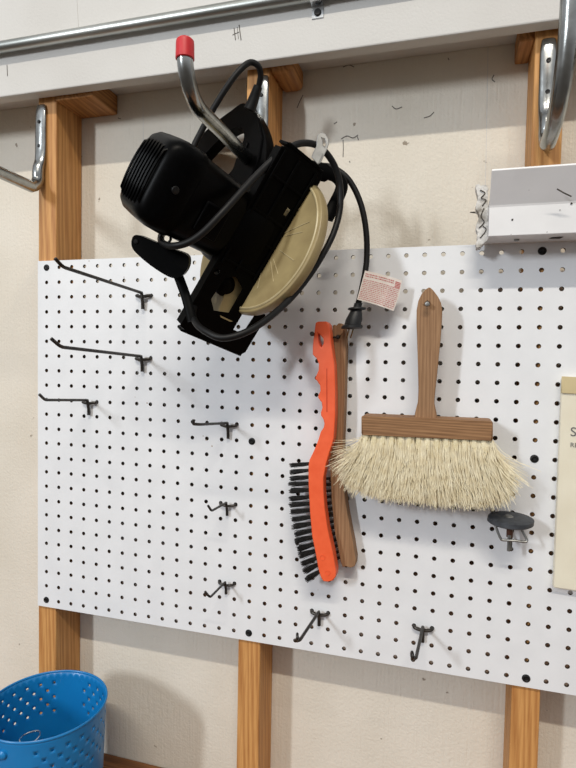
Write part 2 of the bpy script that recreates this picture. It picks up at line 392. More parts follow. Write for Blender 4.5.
# ------------------------------------------------------------------ pegboard hooks
PG = 'dark wire peg hooks in the pegboard'
def peg_hook(cx, row, arm, stem, label, r=.0023, curl=False, rot=0):
    """cx: hole column of the centre; arm: pixel path + depth; stem: stem length in m"""
    z = -row*I; X = cx*I
    t = thing('peg_hook', label, 'peg hook', (X, 0, z-stem), PG)
    m = MB()                                   # cross bar, both ends turned into the holes
    m.tube(spline([(X-.5*I, .012, z), (X-.5*I, .0, z), (X-.42*I, -.005, z-.0008), (X, -.0062, z-.0022), (X+.42*I, -.005, z-.0008), (X+.5*I, 0, z), (X+.5*I, .012, z)], 4), r*1.1, 10)
    m.build('cross_bar', M['hook'], t)
    m = MB(); pts = [Vector((X, -.0025-r, z-stem)), Vector((X, -.0030-r, z-stem*.5)), Vector((X, -.0055-r, z-.0005))]
    arm3 = [PY(x, y, d) for x, y, d in arm]
    start = pts[-1]+Vector((0, -.001, .004))
    m.tube([pts[0], pts[1], pts[2], start]+[start+(arm3[0]-start)*.04], [r*1.15]*3+[r*1.1]*2, 10); m.build('stem', M['hook'], t)
    m = MB(); full = [start]+arm3
    sp = [full[0]]
    for i in range(1, len(full)-1):
        a, b, c_ = full[i-1], full[i], full[i+1]
        d = min(.007, (b-a).length*.35, (c_-b).length*.35)
        p, q = b+(a-b).normalized()*d, b+(c_-b).normalized()*d
        for k in range(6):
            tt = k/5; sp.append(p*(1-tt)**2+b*2*tt*(1-tt)+q*tt*tt)
    sp.append(full[-1]); m.tube(sp, r, 10)
    if curl:
        e = full[-1]; m.lathe([(r*1.6+r*math.cos(a)*.8, r*.8*math.sin(a)) for a in [k*PI/4 for k in range(8)]], e+Vector((-.001, 0, .001)), (1, .3, 0), (0, 0, 1), 16, closed_prof=True)
    m.build('arm', M['hook'], t)
    return t
peg_hook(7.5, 2, [(63, 267, -.20), (55, 258.5, -.212)], .0225, 'topmost long peg hook at the upper left of the pegboard', .0024)
peg_hook(7.5, 6.05, [(61, 347, -.20), (51, 338.5, -.212)], .0215, 'long peg hook at the upper left, right below the topmost one', .0024)
peg_hook(3.5, 9.02, [(45, 400, -.112), (39.5, 394.5, -.123)], .022, 'medium peg hook nearest the pegboard\'s left edge', .0022)
peg_hook(13.5, 10.05, [(200, 424.5, -.10), (193, 424, -.112), (194, 419.5, -.112)], .0215, 'medium peg hook left of the orange wire brush with a curled tip', .0021)
peg_hook(13.5, 15, [(211.5, 511, -.056), (208, 505.5, -.062)], .018, 'short peg hook in the middle of three in a column, left of the bristles', .0018)
peg_hook(13.5, 20, [(210, 597.5, -.058), (205, 591.5, -.064)], .017, 'short peg hook near the pegboard\'s bottom, lowest of its column', .0018)
peg_hook(19.5, 21, [(300, 640, -.09), (296, 641, -.096), (298, 637.5, -.098)], .019, 'peg hook below the bristles of the orange wire brush, arm pointing down left', .0023, curl=True)
peg_hook(25.5, 21, [(416, 658, -.088), (412, 659.5, -.094), (413, 656, -.096)], .02, 'peg hook under the whitewash brush, near the bottom edge of the pegboard', .0023, curl=True)

# ------------------------------------------------------------------ wire brushes
def P2(pts, Y): return [PY(x, y, Y) for x, y in pts]
def peg_pin(px, py, y0, y1, label, holder_end=None, r=.0022):
    b = PY(px, py, y0)
    col = round(b.x/I*2)/2; hole = Vector((round(b.x/I)*I, .0, round(b.z/I)*I))
    t = thing('peg_pin', label, 'peg hook', hole, 'short pegs that brushes hang on')
    pts = [Vector((hole.x, .012, hole.z)), Vector((hole.x, -.004, hole.z)), b+(hole-b)*.5+Vector((0, 0, 0)), b, b+Vector((0, y1-y0, .001))]
    m = MB(); m.tube(spline(pts, 4), r, 10); m.build('shank', M['hook'], t)
    e = pts[-1]; m = MB(); m.lathe([(0, -.0034), (.0022, -.003), (.0034, -.0008), (.003, .0014), (.0018, .0022)], e, (0, 1, 0), (1, 0, 0), 14); m.build('knob', M['hook'], t)
OB = thing('wire_brush', 'orange plastic handled wire brush with black bristles, hanging on a peg', 'wire brush', PY(328, 582, -.03))
out = [(315.5,322.8),(318,321.6),(326.5,321.4),(329.2,324.6),(331.6,346.5),(334.3,364.7),(335.2,392),(335.2,415.7),(333.8,437.6),(332.5,443),(329.4,452),(326,464),(323.4,478),(323.4,490.5),(324.6,508),(327.4,528),(332.9,553),(336.1,571.2),(335.6,577),(333,580.5),(328.4,581.9),(323,581.2),(320.6,577),(318.3,569),(315.4,553),(312,536),(309.9,512.7),(308.4,484.4),(308.3,466),(309.3,460),(312.5,453.5),(315.5,447),(318,440.5),(320.5,432.1),(323.6,427.6),(324.3,423.5),(323.4,419.6),(320.9,415.6),(320.7,412.6),(322.3,408),(321.6,402.6),(318.1,398),(318.2,395.4),(320.3,391),(319.9,385.6),(317.3,381.4),(314.8,378.6),(316.5,374.8),(318.4,370.4),(318.8,364),(316.5,358.6),(312.6,354.6),(312.7,346),(313.7,337.3)]
hole = [(317.6, 333.4), (320.2, 335.2), (323.2, 338.4), (323.6, 343), (321.2, 347.8), (319.2, 344.4), (318, 339)]
m = MB(); m.prism(P2(out, -.044), [P2(hole, -.044)], (0, .020, 0))
m.build('handle', M['orange'], OB, bevel=.0035, bseg=3)
m = MB()      # moulded groove line and head markings
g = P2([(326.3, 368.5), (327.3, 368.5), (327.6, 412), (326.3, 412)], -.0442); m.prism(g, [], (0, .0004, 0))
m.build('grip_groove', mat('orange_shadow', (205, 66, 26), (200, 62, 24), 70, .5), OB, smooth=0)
m = MB()
for cx, cy in ((322.5, 557.5), (327.5, 573)):
    c0 = PY(cx, cy, -.0445); m.lathe([(.0035+.0004*math.cos(a), .0004*math.sin(a)) for a in [k*PI/3 for k in range(6)]], c0, (0, 1, 0), (1, 0, 0), 20, closed_prof=True)
m.build('moulded_ring', M['orange'], OB)
def tuft(mb, p0, p1, n, spread, r):
    ax = (p1-p0).normalized(); u = ax.orthogonal().normalized(); w = ax.cross(u); L = (p1-p0).length
    for k in range(n):
        a = random.uniform(0, 2*PI); q = math.sqrt(random.random())
        o0 = (u*math.cos(a)+w*math.sin(a))*q*.0021; o1 = (u*math.cos(a)+w*math.sin(a))*(q*spread)+(u*random.gauss(0, 1)+w*random.gauss(0, 1))*spread*.25
        e = p0+ax*L*random.uniform(.84, 1.05)+o1; s_ = p0+o0
        mb.tube([s_, (s_+e)/2+o0*.2, e], r, 4)
NT = 17
def edge_left(y):           # left edge of the orange head at height y
    e = [(460, 308.3), (484, 308.4), (513, 309.9), (536, 312), (553, 315.4), (569, 318.3), (580, 321)]
    for (a, xa), (b, xb) in zip(e, e[1:]):
        if y <= b: return xa+(xb-xa)*(y-a)/(b-a)
    return 321
for k in range(NT):
    y = 463.5+k*6.65; xr = edge_left(y)
    f = k/(NT-1)
    xt = [291, 290.5, 290.5, 290, 290.5, 290.5, 290.5, 291.5, 292.5, 293.5, 295, 296, 298, 300, 302, 304.5, 306.5][k]
    dy = .5+f*f*9+(1.5 if k < 3 else 0)
    for row in (-.041, -.034, -.028):
        m = MB(); p0 = PY(xr+3, y, row); p1 = PY(xt+random.uniform(-1, .6), y+dy+random.uniform(-.7, .7), row+random.uniform(-.001, .001))
        tuft(m, p0, p1, 46, .0027+.0012*f, .0003); m.build('bristle_tuft', M['wire'], OB, smooth=0)
peg_pin(318.5, 336, -.010, -.050, 'dark steel peg through the orange brush handle')

WBR = thing('wire_brush', 'wooden handled wire brush hanging half behind the orange one', 'wire brush', PY(349, 568, -.01))
wo = [(332.5,327),(333.6,324.6),(336,325.8),(338.5,323.2),(341.6,323.4),(344.9,327),(345.8,346.5),(345,383),(344,419),(343,440),(343.6,470),(344.2,490.5),(346.6,508),(349.6,524.8),(353.2,543),(355.7,559),(355,566),(351,568),(346,566.6),(342.6,567),(340.4,561),(337.6,546),(334.5,531),(333,515),(331.6,500.5),(330.6,480),(329,455),(329,430),(329.5,400),(330,370),(331.5,345)]
wh = [(338+2.1*math.cos(a), 337+2.1*math.sin(a)) for a in [k*PI/4 for k in range(8)]]
m = MB(); m.prism(P2(wo, -.022), [P2(wh, -.022)], (0, .0212, 0)); m.build('handle', M['oldwood'], WBR, bevel=.002)
for k in range(14):
    y = 478+k*6.1; f = k/13; xr = 331.5+(337.5-331.5)*max(0, (y-500)/60)
    for row in (-.018, -.009):
        m = MB(); p0 = PY(xr+3, y, row); p1 = PY(318+f*12, y+1.5+2*f, row); tuft(m, p0, p1, 30, .0015, .00026); m.build('bristle_tuft', M['wire'], WBR, smooth=0)
def pin2():
    t = thing('peg_pin', 'dark steel peg through the wooden brush handle', 'peg hook', PY(338, 337, 0), 'short pegs that brushes hang on')
    a = PY(338, 337, -.022); m = MB(); m.tube([Vector((a.x, .012, a.z)), Vector((a.x, -.024, a.z)), PY(334, 337.5, -.027), PY(331.5, 337.8, -.0235)], .0017, 10); m.build('shank', M['hook'], t)
    m = MB(); m.lathe([(0, -.003), (.0024, -.0026), (.003, 0), (0, .001)], a+Vector((0, -.003, 0)), (0, 1, 0), (1, 0, 0), 14); m.build('knob', M['hook'], t)
pin2()

# ------------------------------------------------------------------ whitewash brush
MBR = thing('whitewash_brush', 'wide wooden masonry brush with long cream bristles, hanging by its handle', 'brush', PY(427, 508, -.04))
YH = -.048
ho = [(428.5,287.5),(430.3,287.6),(433,290),(438,296.5),(441.2,303),(442.2,310),(441.8,322),(440.6,338),(439,354),(436.6,378),(434.6,396),(434.2,404),(435.6,411),(437.5,419.5),(413.6,419.5),(415.2,412),(417.8,402),(418.4,390),(418,370),(417.2,344),(416.4,322),(416.6,310),(418.2,301),(421.5,294),(425.5,289.4)]
hh = [(427.3+2.6*math.cos(a), 304+2.9*math.sin(a)) for a in [k*PI/5 for k in range(10)]]
m = MB(); m.prism(P2(ho, YH), [P2(hh, YH)], (0, .020, 0)); m.build('handle', M['oldwood'], MBR, bevel=.0045, bseg=3)
a = PY(361, 415.5, -.062); b = PY(493.5, 440.5, -.062)
tl, bl, tr, br = PY(361.2, 416, -.062), PY(361.2, 435, -.062), PY(493, 421.5, -.062), PY(493, 441, -.062)
m = MB(); m.prism([tl, tr, br, bl], [], (0, .046, 0)); m.build('block', M['oldwoodx'], MBR, bevel=.0022)
def stubs():
    m = MB()
    for row in range(3):
        for k in range(14):
            f = (k+.5+(row % 2)*.3)/14.4
            y = -.056+row*.017
            p = bl.lerp(br, f); p = Vector((p.x, y, p.z))
            q = p+Vector(((f-.5)*.006, 0, -.016))
            m.tube([p+Vector((0, 0, .002)), p+Vector((0, 0, -.006)), q], [.0036, .0042, .003], 9)
    m.build('tuft_root', M['ferrule'], MBR)
stubs()
def fibres():
    m = MB()
    for i in range(9000):
        f = random.random(); yy = random.random()
        k = int(f*14); f2 = (k+.5+random.gauss(0, .30))/14 if random.random() < .7 else f
        f2 = min(1, max(0, f2))
        p = bl.lerp(br, f2); y0 = -.058+.040*yy; p = Vector((p.x, y0, p.z+.001))
        # tip
        g = (f2-.5)*2
        sp = g*.024+random.gauss(0, .006)
        if abs(g) > .75 and random.random() < .5: sp += math.copysign(random.random()*.016, g)
        if random.random() < .3: sp += random.gauss(0, .009)
        L = .0885 - .004*abs(g)**3 + random.gauss(0, .003) - (random.random()**4)*.03
        if g < 0: L -= .004*abs(g)
        dz = -L
        if abs(sp) > .02: dz += (abs(sp)-.02)*1.1
        tipy = y0+(yy-.5)*.022+random.gauss(0, .002); tipy = min(tipy, -.0025 if g > -.6 else -.027)
        tip = Vector((p.x+sp, tipy, p.z+dz))
        mid1 = p.lerp(tip, .33)+Vector((-sp*.12+random.gauss(0, .0007), random.gauss(0, .0007), -.003))
        mid2 = p.lerp(tip, .68)+Vector((-sp*.10+random.gauss(0, .0022), random.gauss(0, .001), -.003))
        mid1.y = min(mid1.y, -.0022); mid2.y = min(mid2.y, -.0022)
        tip2 = tip+Vector((random.gauss(0, .0022), random.gauss(0, .0012), 0)); tip2.y = min(tip2.y, -.002)
        m.tube([p, mid1, mid2, tip2], [.00036, .00036, .00032, .00022], 3, caps=False)
    # a few stray curled hairs
    for i in range(420):
        g = random.choice((-1, 1, 1)); f2 = .5+g*random.uniform(.2, .5); p = bl.lerp(br, f2); y0 = random.uniform(-.056, -.02)
        p = Vector((p.x+g*.004, y0, p.z-random.uniform(.02, .07))); d = Vector((g*random.uniform(.3, 1), random.uniform(-.2, .1), random.uniform(-.9, .1))).normalized()
        l = random.uniform(.008, .026); c1 = p+d*l*.5+Vector((0, 0, random.uniform(-.003, .003))); e = p+d*l+Vector((0, 0, random.uniform(-.006, .003)))
        for q in (c1, e): q.y = min(q.y, -.0025)
        m.tube([p, c1, e], .00024, 3, caps=False)
    o = m.build('bristles', M['fibre'], MBR, smooth=60); o['kind'] = 'stuff'
fibres()
def pin3():
    t = thing('peg_pin', 'dark steel peg through the hole of the whitewash brush handle', 'peg hook', PY(427, 302, 0), 'short pegs that brushes hang on')
    a = PY(427.5, 304.5, -.048); m = MB(); m.tube([Vector((a.x, .012, a.z+.003)), Vector((a.x, -.05, a.z+.003)), Vector((a.x, -.056, a.z+.0005))], .0022, 10); m.build('shank', M['hook'], t)
    m = MB(); m.lathe([(0, -.0036), (.0026, -.003), (.0036, 0), (.0022, .002), (0, .0025)], Vector((a.x, -.058, a.z-.0005)), (0, 1, 0), (1, 0, 0), 14); m.build('knob', M['silver'], t)
pin3()

# ------------------------------------------------------------------ round rubber disc with bail
dc = PY(510.5, 520, -.032)
DK = thing('rubber_disc', 'dark round rubber disc with a wire bail, right below the whitewash brush', 'disc', dc-Vector((0, 0, .03)))
ax = Vector((.12, -.05, 1)).normalized()
m = MB(); m.lathe([(0, .0045), (.0065, .0045), (.0250, .0042), (.0285, .0028), (.0288, -.0028), (.0262, -.0045), (0, -.0045)], dc, ax, (1, 0, 0), 40)
m.build('disc', M['disc'], DK, smooth=50)
m = MB(); m.lathe([(0, .0062), (.0045, .006), (.0062, .0045), (.0062, .004)], dc+Vector((-.003, 0, 0)), ax, (1, 0, 0), 18); m.build('rivet', M['silver'], DK)
m = MB(); m.tube(spline([PY(495, 523, -.038), PY(497, 530, -.04), PY(500.5, 538.2, -.042), PY(503, 540, -.042), PY(514, 540.6, -.044), PY(526.5, 541.6, -.042), PY(524.5, 535, -.04), PY(520.5, 528, -.038)], 4), .0017, 8); m.build('wire_bail', M['silver'], DK)
m = MB(); m.tube([PY(510, 524, -.034), PY(509.6, 537, -.034)], .0042, 12); m.build('bolt_nut', M['copper'], DK)
m = MB(); m.tube([PY(509.4, 535, -.037), PY(508.6, 551, -.037)], .0023, 10); m.tube([PY(511.4, 537, -.034), PY(511, 550, -.034)], .0014, 8)
m.build('bolt', M['silver'], DK)
m = MB(); pp = dc+Vector((0, 0, -.002)); m.tube([Vector((pp.x, .012, pp.z)), Vector((pp.x, -.012, pp.z))], .002, 8); m.build('peg', M['hook'], DK)

# ------------------------------------------------------------------ white sheet-metal channel
CH = thing('metal_channel', 'white bent sheet-metal channel with a torn dirty end, over the pegboard', 'metal channel', (1.0, -.02, .0092))
XL_, XR_ = .7155, 1.45
prof = [(0.004, .0115), (-.0565, .0095), (-.0572, .0102), (-.0562, .046), (-.0570, .0485), (-.0795, .0845), (-.0790, .0865), (-.0770, .0872), (-.0765, .0862), (-.0545, .0560), (.004, .0560)]
m = MB(); vs = []; n = len(prof)
for (y, z) in prof: vs.append((XL_ if z < .05 else XL_+.000, y, z))
for (y, z) in prof: vs.append((XR_, y, z))
m.add(vs, [tuple(range(n)), tuple(range(n, 2*n))[::-1]]+[(i, (i+1) % n, (i+1) % n+n, i+n) for i in range(n)])
m.build('channel', M['white_metal'], CH, smooth=0, bevel=.0006)
m = MB()     # ragged torn paper and grime on the open end
rag = [(475.5, 186), (481, 184.5), (488, 186.5), (487.6, 196), (488.5, 210), (487.6, 225), (488, 237.5), (484, 244), (479, 247), (475.8, 246), (477.5, 236), (476, 226), (478.8, 215), (475.6, 206), (478.6, 198)]
g = smooth_loop([PY(x, y, -.035) for x, y in rag], 3)
m.prism([p+Vector((random.gauss(0, .0005), 0, random.gauss(0, .0006))) for p in g], [], (0, .018, 0)); m.build('torn_end', M['grime'], CH, smooth=0, bevel=.0006)
m = MB()
for pts in ([(475, 212), (470, 212.3), (476, 213)], [(480, 190), (485, 193), (481, 198), (486, 200), (482, 206)], [(484, 208), (481, 216), (484, 222), (479, 228)], [(483, 226), (486, 230), (480, 238)]):
    m.tube(spline([PY(x, y, -.0362) for x, y in pts], 4), .0006, 5)
m.build('grime', M['grime_dark'], CH)
def blot(x, y, s, Y, nrm): 
    c0 = PY(x, y, Y); m = MB(); m.prism([c0+Vector((math.cos(a)*s*random.uniform(.5, 1.2), 0, math.sin(a)*s*random.uniform(.5, 1.2))) for a in [k*PI/4 for k in range(8)]], [], (0, .0002, 0)); m.build('scuff', M['grime_dark'], CH, smooth=0)
if 1: blot(512.3, 219.5, .0016, -.0573, 0); blot(560, 210, .0007, -.0573, 0); blot(571.5, 203.5, .0014, -.0575, 0); blot(547, 232, .0006, -.0575, 0); blot(511, 234.5, .0006, -.0575, 0); blot(529, 190, .0004, -.0805, 0)
m = MB(); m.tube([PY(557, 189, -.079), PY(564, 193, -.0765), PY(571.5, 196.5, -.0755)], .0009, 4)
m.build('scuff', M['grime_dark'], CH, smooth=0)
m = MB(); q = PY(516.6, 241.3, -.03); m.lathe([(0, -.0015), (.003, -.001), (.0036, .0012)], Vector((q.x, -.03, .0098)), (0, 0, 1), (1, 0, 0), 14); m.build('screw', M['silver'], CH)
m = MB(); m.prism([(PY(551, 240, -.03).x, -.036, .0092), (PY(562, 240, -.03).x, -.038, .0092), (PY(560, 240, -.03).x, -.026, .0096), (PY(549, 240, -.03).x, -.028, .0096)], [], (0, 0, .0004)); m.build('slot', M['grime_dark'], CH, smooth=0)

# ------------------------------------------------------------------ clear plastic package at the right edge
PKG = thing('plastic_package', 'cream card in a clear plastic sleeve, cut off by the right edge of the picture', 'package', PY(590, 592, -.01))
YP = -.011
tlp, blp = PY(562.5, 378, YP), PY(553.5, 588, YP)
dx = Vector((.135, 0, -.004))
def pk(u, v, Y): p = tlp.lerp(blp, v)+dx*u; return Vector((p.x, Y, p.z))
m = MB(); m.prism([pk(.0, .0, YP), pk(1, .0, YP), pk(1, 1, YP), pk(.0, 1, YP)], [], (0, .0107, 0)); m.build('card', M['cream'], PKG, bevel=.0015)
m = MB(); m.prism([pk(-.01, -.008, YP-.0025), pk(1.01, -.008, YP-.0025), pk(1.01, .07, YP-.0025), pk(-.01, .07, YP-.0025)], [], (0, .0025, 0)); m.build('header_fold', mat('tan_header', (206, 190, 148), (196, 180, 138), 30, .55), PKG, bevel=.0008)
m = MB(); vs = []; nu, nv = 16, 26
for j in range(nv+1):
    for i in range(nu+1):
        u, v = i/nu, j/nv; e = min(1, 8*u*(1-u))*min(1, 10*v*(1-v)*1.0+.05)
        vs.append(pk(-.02+u*1.04, .065+v*.95, YP-.0006-.0045*e-.0025*e*noise.noise(Vector((u*4, v*9, 1)))))
fs = [(j*(nu+1)+i, j*(nu+1)+i+1, (j+1)*(nu+1)+i+1, (j+1)*(nu+1)+i) for j in range(nv) for i in range(nu)]
m.add(vs, fs); m.build('clear_sleeve', M['film'], PKG, smooth=80)
def text(s, loc, size, name, parent, matl, rotx=PI/2, ext=.0002, align='LEFT'):
    cu = bpy.data.curves.new(name, 'FONT'); cu.body = s; cu.size = size; cu.extrude = ext; cu.align_x = align
    o = bpy.data.objects.new(name, cu); C.objects.link(o); dg = bpy.context.evaluated_depsgraph_get()
    me = bpy.data.meshes.new_from_object(o.evaluated_get(dg)); bpy.data.objects.remove(o)
    me.transform(Matrix.Translation(Vector(loc)) @ Matrix.Rotation(rotx, 4, 'X')); me.materials.clear(); me.materials.append(matl)
    ob = bpy.data.objects.new(name, me); C.objects.link(ob); ob.parent = parent; return ob
text('S', PY(570, 436, YP-.0006), .017, 'brand_lettering', PKG, M['ink'])
text('RE', PY(570, 447, YP-.0006), .0085, 'printed_text', PKG, M['ink'])

# ------------------------------------------------------------------ bench and bucket
BZ = -.8985
WT = thing('workbench', 'brown wooden workbench top along the foot of the wall, under the blue bucket', 'workbench', (.4, -.25, -Z0))
m = MB(); m.box((-.9, -.56, BZ-.036), (2.1, .0735, BZ)); m.build('worktop', M['bench'], WT, smooth=0, bevel=.003)
for x in (-.86, 2.0):
    for y in (-.52, 0.0):
        m = MB(); m.box((x, y, -Z0), (x+.07, y+.06, BZ-.036)); m.build('leg', M['stud'], WT, smooth=0, bevel=.003)

bc = Vector((.087, -.1055, 0)); BR = .0896; ZR = -.69; BBR = .081
BK = thing('bucket', 'blue perforated metal bucket standing on the workbench', 'bucket', (bc.x, bc.y, BZ))
def bucket():
    H = ZR-(BZ+.001); KU = 144; KV = 44
    def rad(z): return BBR+(BR-BBR)*((z-BZ)/(ZR-BZ))
    # perforated wall: grid cells with holes cut by leaving a ring
    rows = [5.2, 7.2, 9.2, 11.2, 13.2]
    holes = set(); vs = []; fs = []
    zt = ZR-.002
    # staggered diamond pattern: hole centres in (theta index, z)
    cells = []   # fine columns: 72 around; rows of cells 0.0085 high
    NCOL = 52; CH_ = .0118; NRW = int((zt-(BZ+.004))/CH_)
    CH_ = (zt-(BZ+.004))/NRW
    def ishole(c, r):
        if r == 0 or r > 14: return False
        g = (c+9) % 26
        return (c+r) % 2 == 0 and g < 22 and r not in (6, 7, 8)
    def pt(c, z, rr=0):
        th = 2*PI*c/NCOL; r = rad(z)+rr; return (bc.x+math.cos(th)*r, bc.y+math.sin(th)*r, z)
    for c in range(NCOL):
        for r in range(NRW):
            z1 = zt-r*CH_; z0 = z1-CH_; b = len(vs)
            if ishole(c, r):
                K = 8; cor = [(c+1, z1), (c+.5, z1), (c, z1), (c, z1*.5+z0*.5), (c, z0), (c+.5, z0), (c+1, z0), (c+1, z1*.5+z0*.5)]
                w = 2*PI*rad(z1)/NCOL; hr = .0022
                for (cc, z) in cor: vs.append(pt(cc, z))
                for k in range(8):
                    a = PI/4+k*PI/4; vs.append(pt(c+.5+math.cos(a)*hr/w, (z0+z1)/2+math.sin(a)*hr))
                for k in range(8): fs.append((b+k, b+(k+1) % 8, b+8+(k+1) % 8, b+8+k))
            else:
                vs += [pt(c, z0), pt(c+.5, z0), pt(c+1, z0), pt(c+1, z0*.5+z1*.5), pt(c+1, z1), pt(c+.5, z1), pt(c, z1), pt(c, z0*.5+z1*.5)]; fs.append(tuple(range(b, b+8)))
    zb = zt-NRW*CH_
    # bottom
    b = len(vs); n = NCOL*2
    for k in range(n): vs.append(pt(k/2, zb))
    fs.append(tuple(range(b, b+n)))
    m = MB(); m.v = vs; m.f = fs; m.mi = [0]*len(fs)
    o = m.build('body', M['blue'], BK, smooth=40)
    so = o.modifiers.new('thick', 'SOLIDIFY'); so.thickness = .0011; so.offset = -1
    m = MB(); m.lathe([(BR+.0016*math.cos(a), ZR-BZ-.002+.0022*math.sin(a)) for a in [k*PI/5 for k in range(10)]], (bc.x, bc.y, BZ), (0, 0, 1), (1, 0, 0), 96, closed_prof=True); m.build('rim', M['blue'], BK)
bucket()
def at_rim(px, py, dz=0):
    d = ray(px, py); t = (ZR+dz-CAM.z)/d.z; return CAM+d*t
# handle ears: rivet at the front left, another at the back
m = MB(); e = Vector((PY(3, 750, -.18).x, 0, 0))
import math as _m
th = _m.atan2(-.985, -.36); rr = BR-.001
ec = None
for k in range(720):
    a = k*PI/360; p = Vector((bc.x+rr*_m.cos(a), bc.y+rr*_m.sin(a), ZR-.021)); q = Matrix(RM) @ (p-CAM); px = 288+F*q.x/q.z; py = 384+F*q.y/q.z
    if q.z < (Matrix(RM) @ (bc+Vector((0, 0, ZR))-CAM)).z and (ec is None or abs(px-3) < ec[0]): ec = (abs(px-3), a, p)
a = ec[1]; nrm = Vector((_m.cos(a), _m.sin(a), 0))
m = MB(); m.lathe([(0, .006), (.0035, .0055), (.0062, .003), (.0068, 0), (.0068, -.001)], ec[2], nrm, (0, 0, 1), 20); m.build('handle_rivet', M['blue'], BK)
a2 = a+PI; n2 = Vector((_m.cos(a2), _m.sin(a2), 0)); p2 = Vector((bc.x, bc.y, ZR-.021))+n2*rr
m = MB(); m.lathe([(0, .005), (.004, .0045), (.0062, .002), (.0062, -.001)], p2, n2, (0, 0, 1), 20); m.build('handle_rivet', M['blue'], BK)
hw = []
for k in range(25):
    t = PI*k/24; d0 = nrm*(rr+.006)*math.cos(t); side = Vector((-nrm.y, nrm.x, 0))
    if side.x > 0: side = -side
    hw.append(Vector((bc.x, bc.y, ZR-.02-.008*math.sin(t)))+d0+side*math.sin(t)*(rr+.008))
m = MB(); m.tube(hw, .0018, 8); m.build('bail_handle', M['silver'], BK)
# little steel key ring and wire clip lying inside
def wire_loop():
    zz = ZR-.05; d = ray(30, 737.5); c0 = CAM+d*((zz-CAM.z)/d.z)
    t = thing('wire_loop', 'steel wire loop tool standing inside the blue bucket', 'wire tool', (c0.x, c0.y, BZ+.003))
    rg = [c0+Vector((math.cos(a)*.013, math.sin(a)*.016, .001*math.sin(2*a))) for a in [j*PI/12 for j in range(24)]]
    m = MB(); m.tube(rg, .0013, 8, closed=True); m.build('loop', M['zinc'], t)
    m = MB(); m.tube([c0+Vector((.013, 0, 0)), c0+Vector((.014, .004, -.03)), Vector((c0.x+.01, c0.y+.012, BZ+.003))], .0013, 8); m.build('shaft', M['zinc'], t)
wire_loop()

# ------------------------------------------------------------------ circular saw
PC = (265, 246); DC = .735
D = ray(*PC).normalized(); right = (RT @ Vector((1, 0, 0))); right = (right-D*right.dot(D)).normalized(); down = D.cross(right)
if (RT @ Vector((0, 1, 0))).dot(down) < 0: down = -down
S_ = (right*.52-down*.854).normalized(); P_ = (right*.854+down*.52).normalized()
KN = .55; KA = math.sqrt(1-KN*KN)
A_ = (-P_*KA-D*KN).normalized(); N_ = (P_*KN-D*KA).normalized()
O_ = PD(*PC, DC)
def L(s, a, n): return O_+S_*s+A_*a+N_*n
def on_a(px, py, a):           # pixel -> point on the plane a = const
    d = ray(px, py); o = O_+A_*a; t = (o-CAM).dot(A_)/d.dot(A_); return CAM+d*t
SAW = thing('circular_saw', 'black corded circular saw with tan blade guard, hanging on the silver hook', 'circular saw', O_+Vector((0, .0, -.1)))
# sole plate ("shoe")
SN = .025
def LA(s, a): return L(s, a, SN)
outl = [(-.140, .066), (-.143, .055), (-.143, -.040), (-.138, -.044), (-.082, -.044), (-.078, -.040), (-.078, -.026), (-.116, -.024), (-.116, -.007), (.108, -.007), (.114, -.002), (.114, .055), (.109, .066)]
win = [(-.098, .012), (-.062, .012), (-.052, .030), (-.060, .044), (-.092, .046), (-.104, .034)]
hol = [(-.058+.004*math.cos(k*PI/4), .058+.004*math.sin(k*PI/4)) for k in range(8)]
hol2 = [(.055, .010), (.055, .016), (.045, .016), (.045, .010)]
m = MB(); m.prism([LA(*q) for q in outl], [[LA(*q) for q in h] for h in (win, hol, hol2)], N_*-.0022)
m.build('sole_plate', M['blackmetal'], SAW, smooth=0, bevel=.0006)
m = MB()
def slab(a0, a1, s0, s1, n0, n1):
    v = [L(s, a, n) for s in (s0, s1) for a in (a0, a1) for n in (n0, n1)]
    m.add(v, [(0, 1, 3, 2), (4, 6, 7, 5), (0, 4, 5, 1), (2, 3, 7, 6), (0, 2, 6, 4), (1, 5, 7, 3)])
slab(.064, .0665, -.138, .108, .010, .0255)           # up-turned side flange
slab(-.040, .062, -.146, -.1425, .012, .0255); slab(-.004, .062, .1135, .117, .006, .0255)
m.build('sole_flange', M['blackmetal'], SAW, smooth=0, bevel=.0006)
m = MB()
for aa in (.004, .034, .058): slab(aa, aa+.003, -.045, .108, .024, .0275)
for ss in (-.04, .0, .03, .075, .115): slab(.004, .06, ss, ss+.003, .024, .0272)
m.build('sole_rib', M['blackmetal'], SAW, smooth=0, bevel=.0005)
# guards
RG = .1
def sector(r0, r1, t0, t1, aofs, th, rim, n=40):
    pass
m = MB()       # upper guard drum: above the sole
prof = [(.012, -.012), (.090, -.012), (.099, -.009), (.103, -.002), (.103, .014), (.099, .02), (.090, .022), (.012, .022)]
m.lathe(prof, L(-.008, .006, 0), A_, S_, 48, .95, PI+.25, closed_prof=True)
up = m.build('upper_guard', M['tan'], SAW, smooth=40)
m = MB()       # lower guard shell below the sole
prof = [(.012, -.009), (.090, -.009), (.097, -.006), (.0985, 0), (.0965, .006), (.092, .0075), (.088, .006), (.070, .0062), (.012, .0066)]
m.lathe(prof, L(0.003, -.006, 0), A_, S_, 56, PI+.22, 2*PI+.08, closed_prof=True)
lg = m.build('lower_guard', M['tan'], SAW, smooth=40, bevel=.0008)
M['tanlight'] = mat('worn_tan_edge', (190, 176, 138), (176, 160, 120), 60, .4)
m = MB(); m.tube([L(.003, .0012, 0)+S_*math.cos(a)*.0915+N_*math.sin(a)*.0915 for a in [-.03+k*(PI-.22)/50 for k in range(51)]], .0016, 6); m.build('rolled_rim', M['tanlight'], lg)
m = MB()
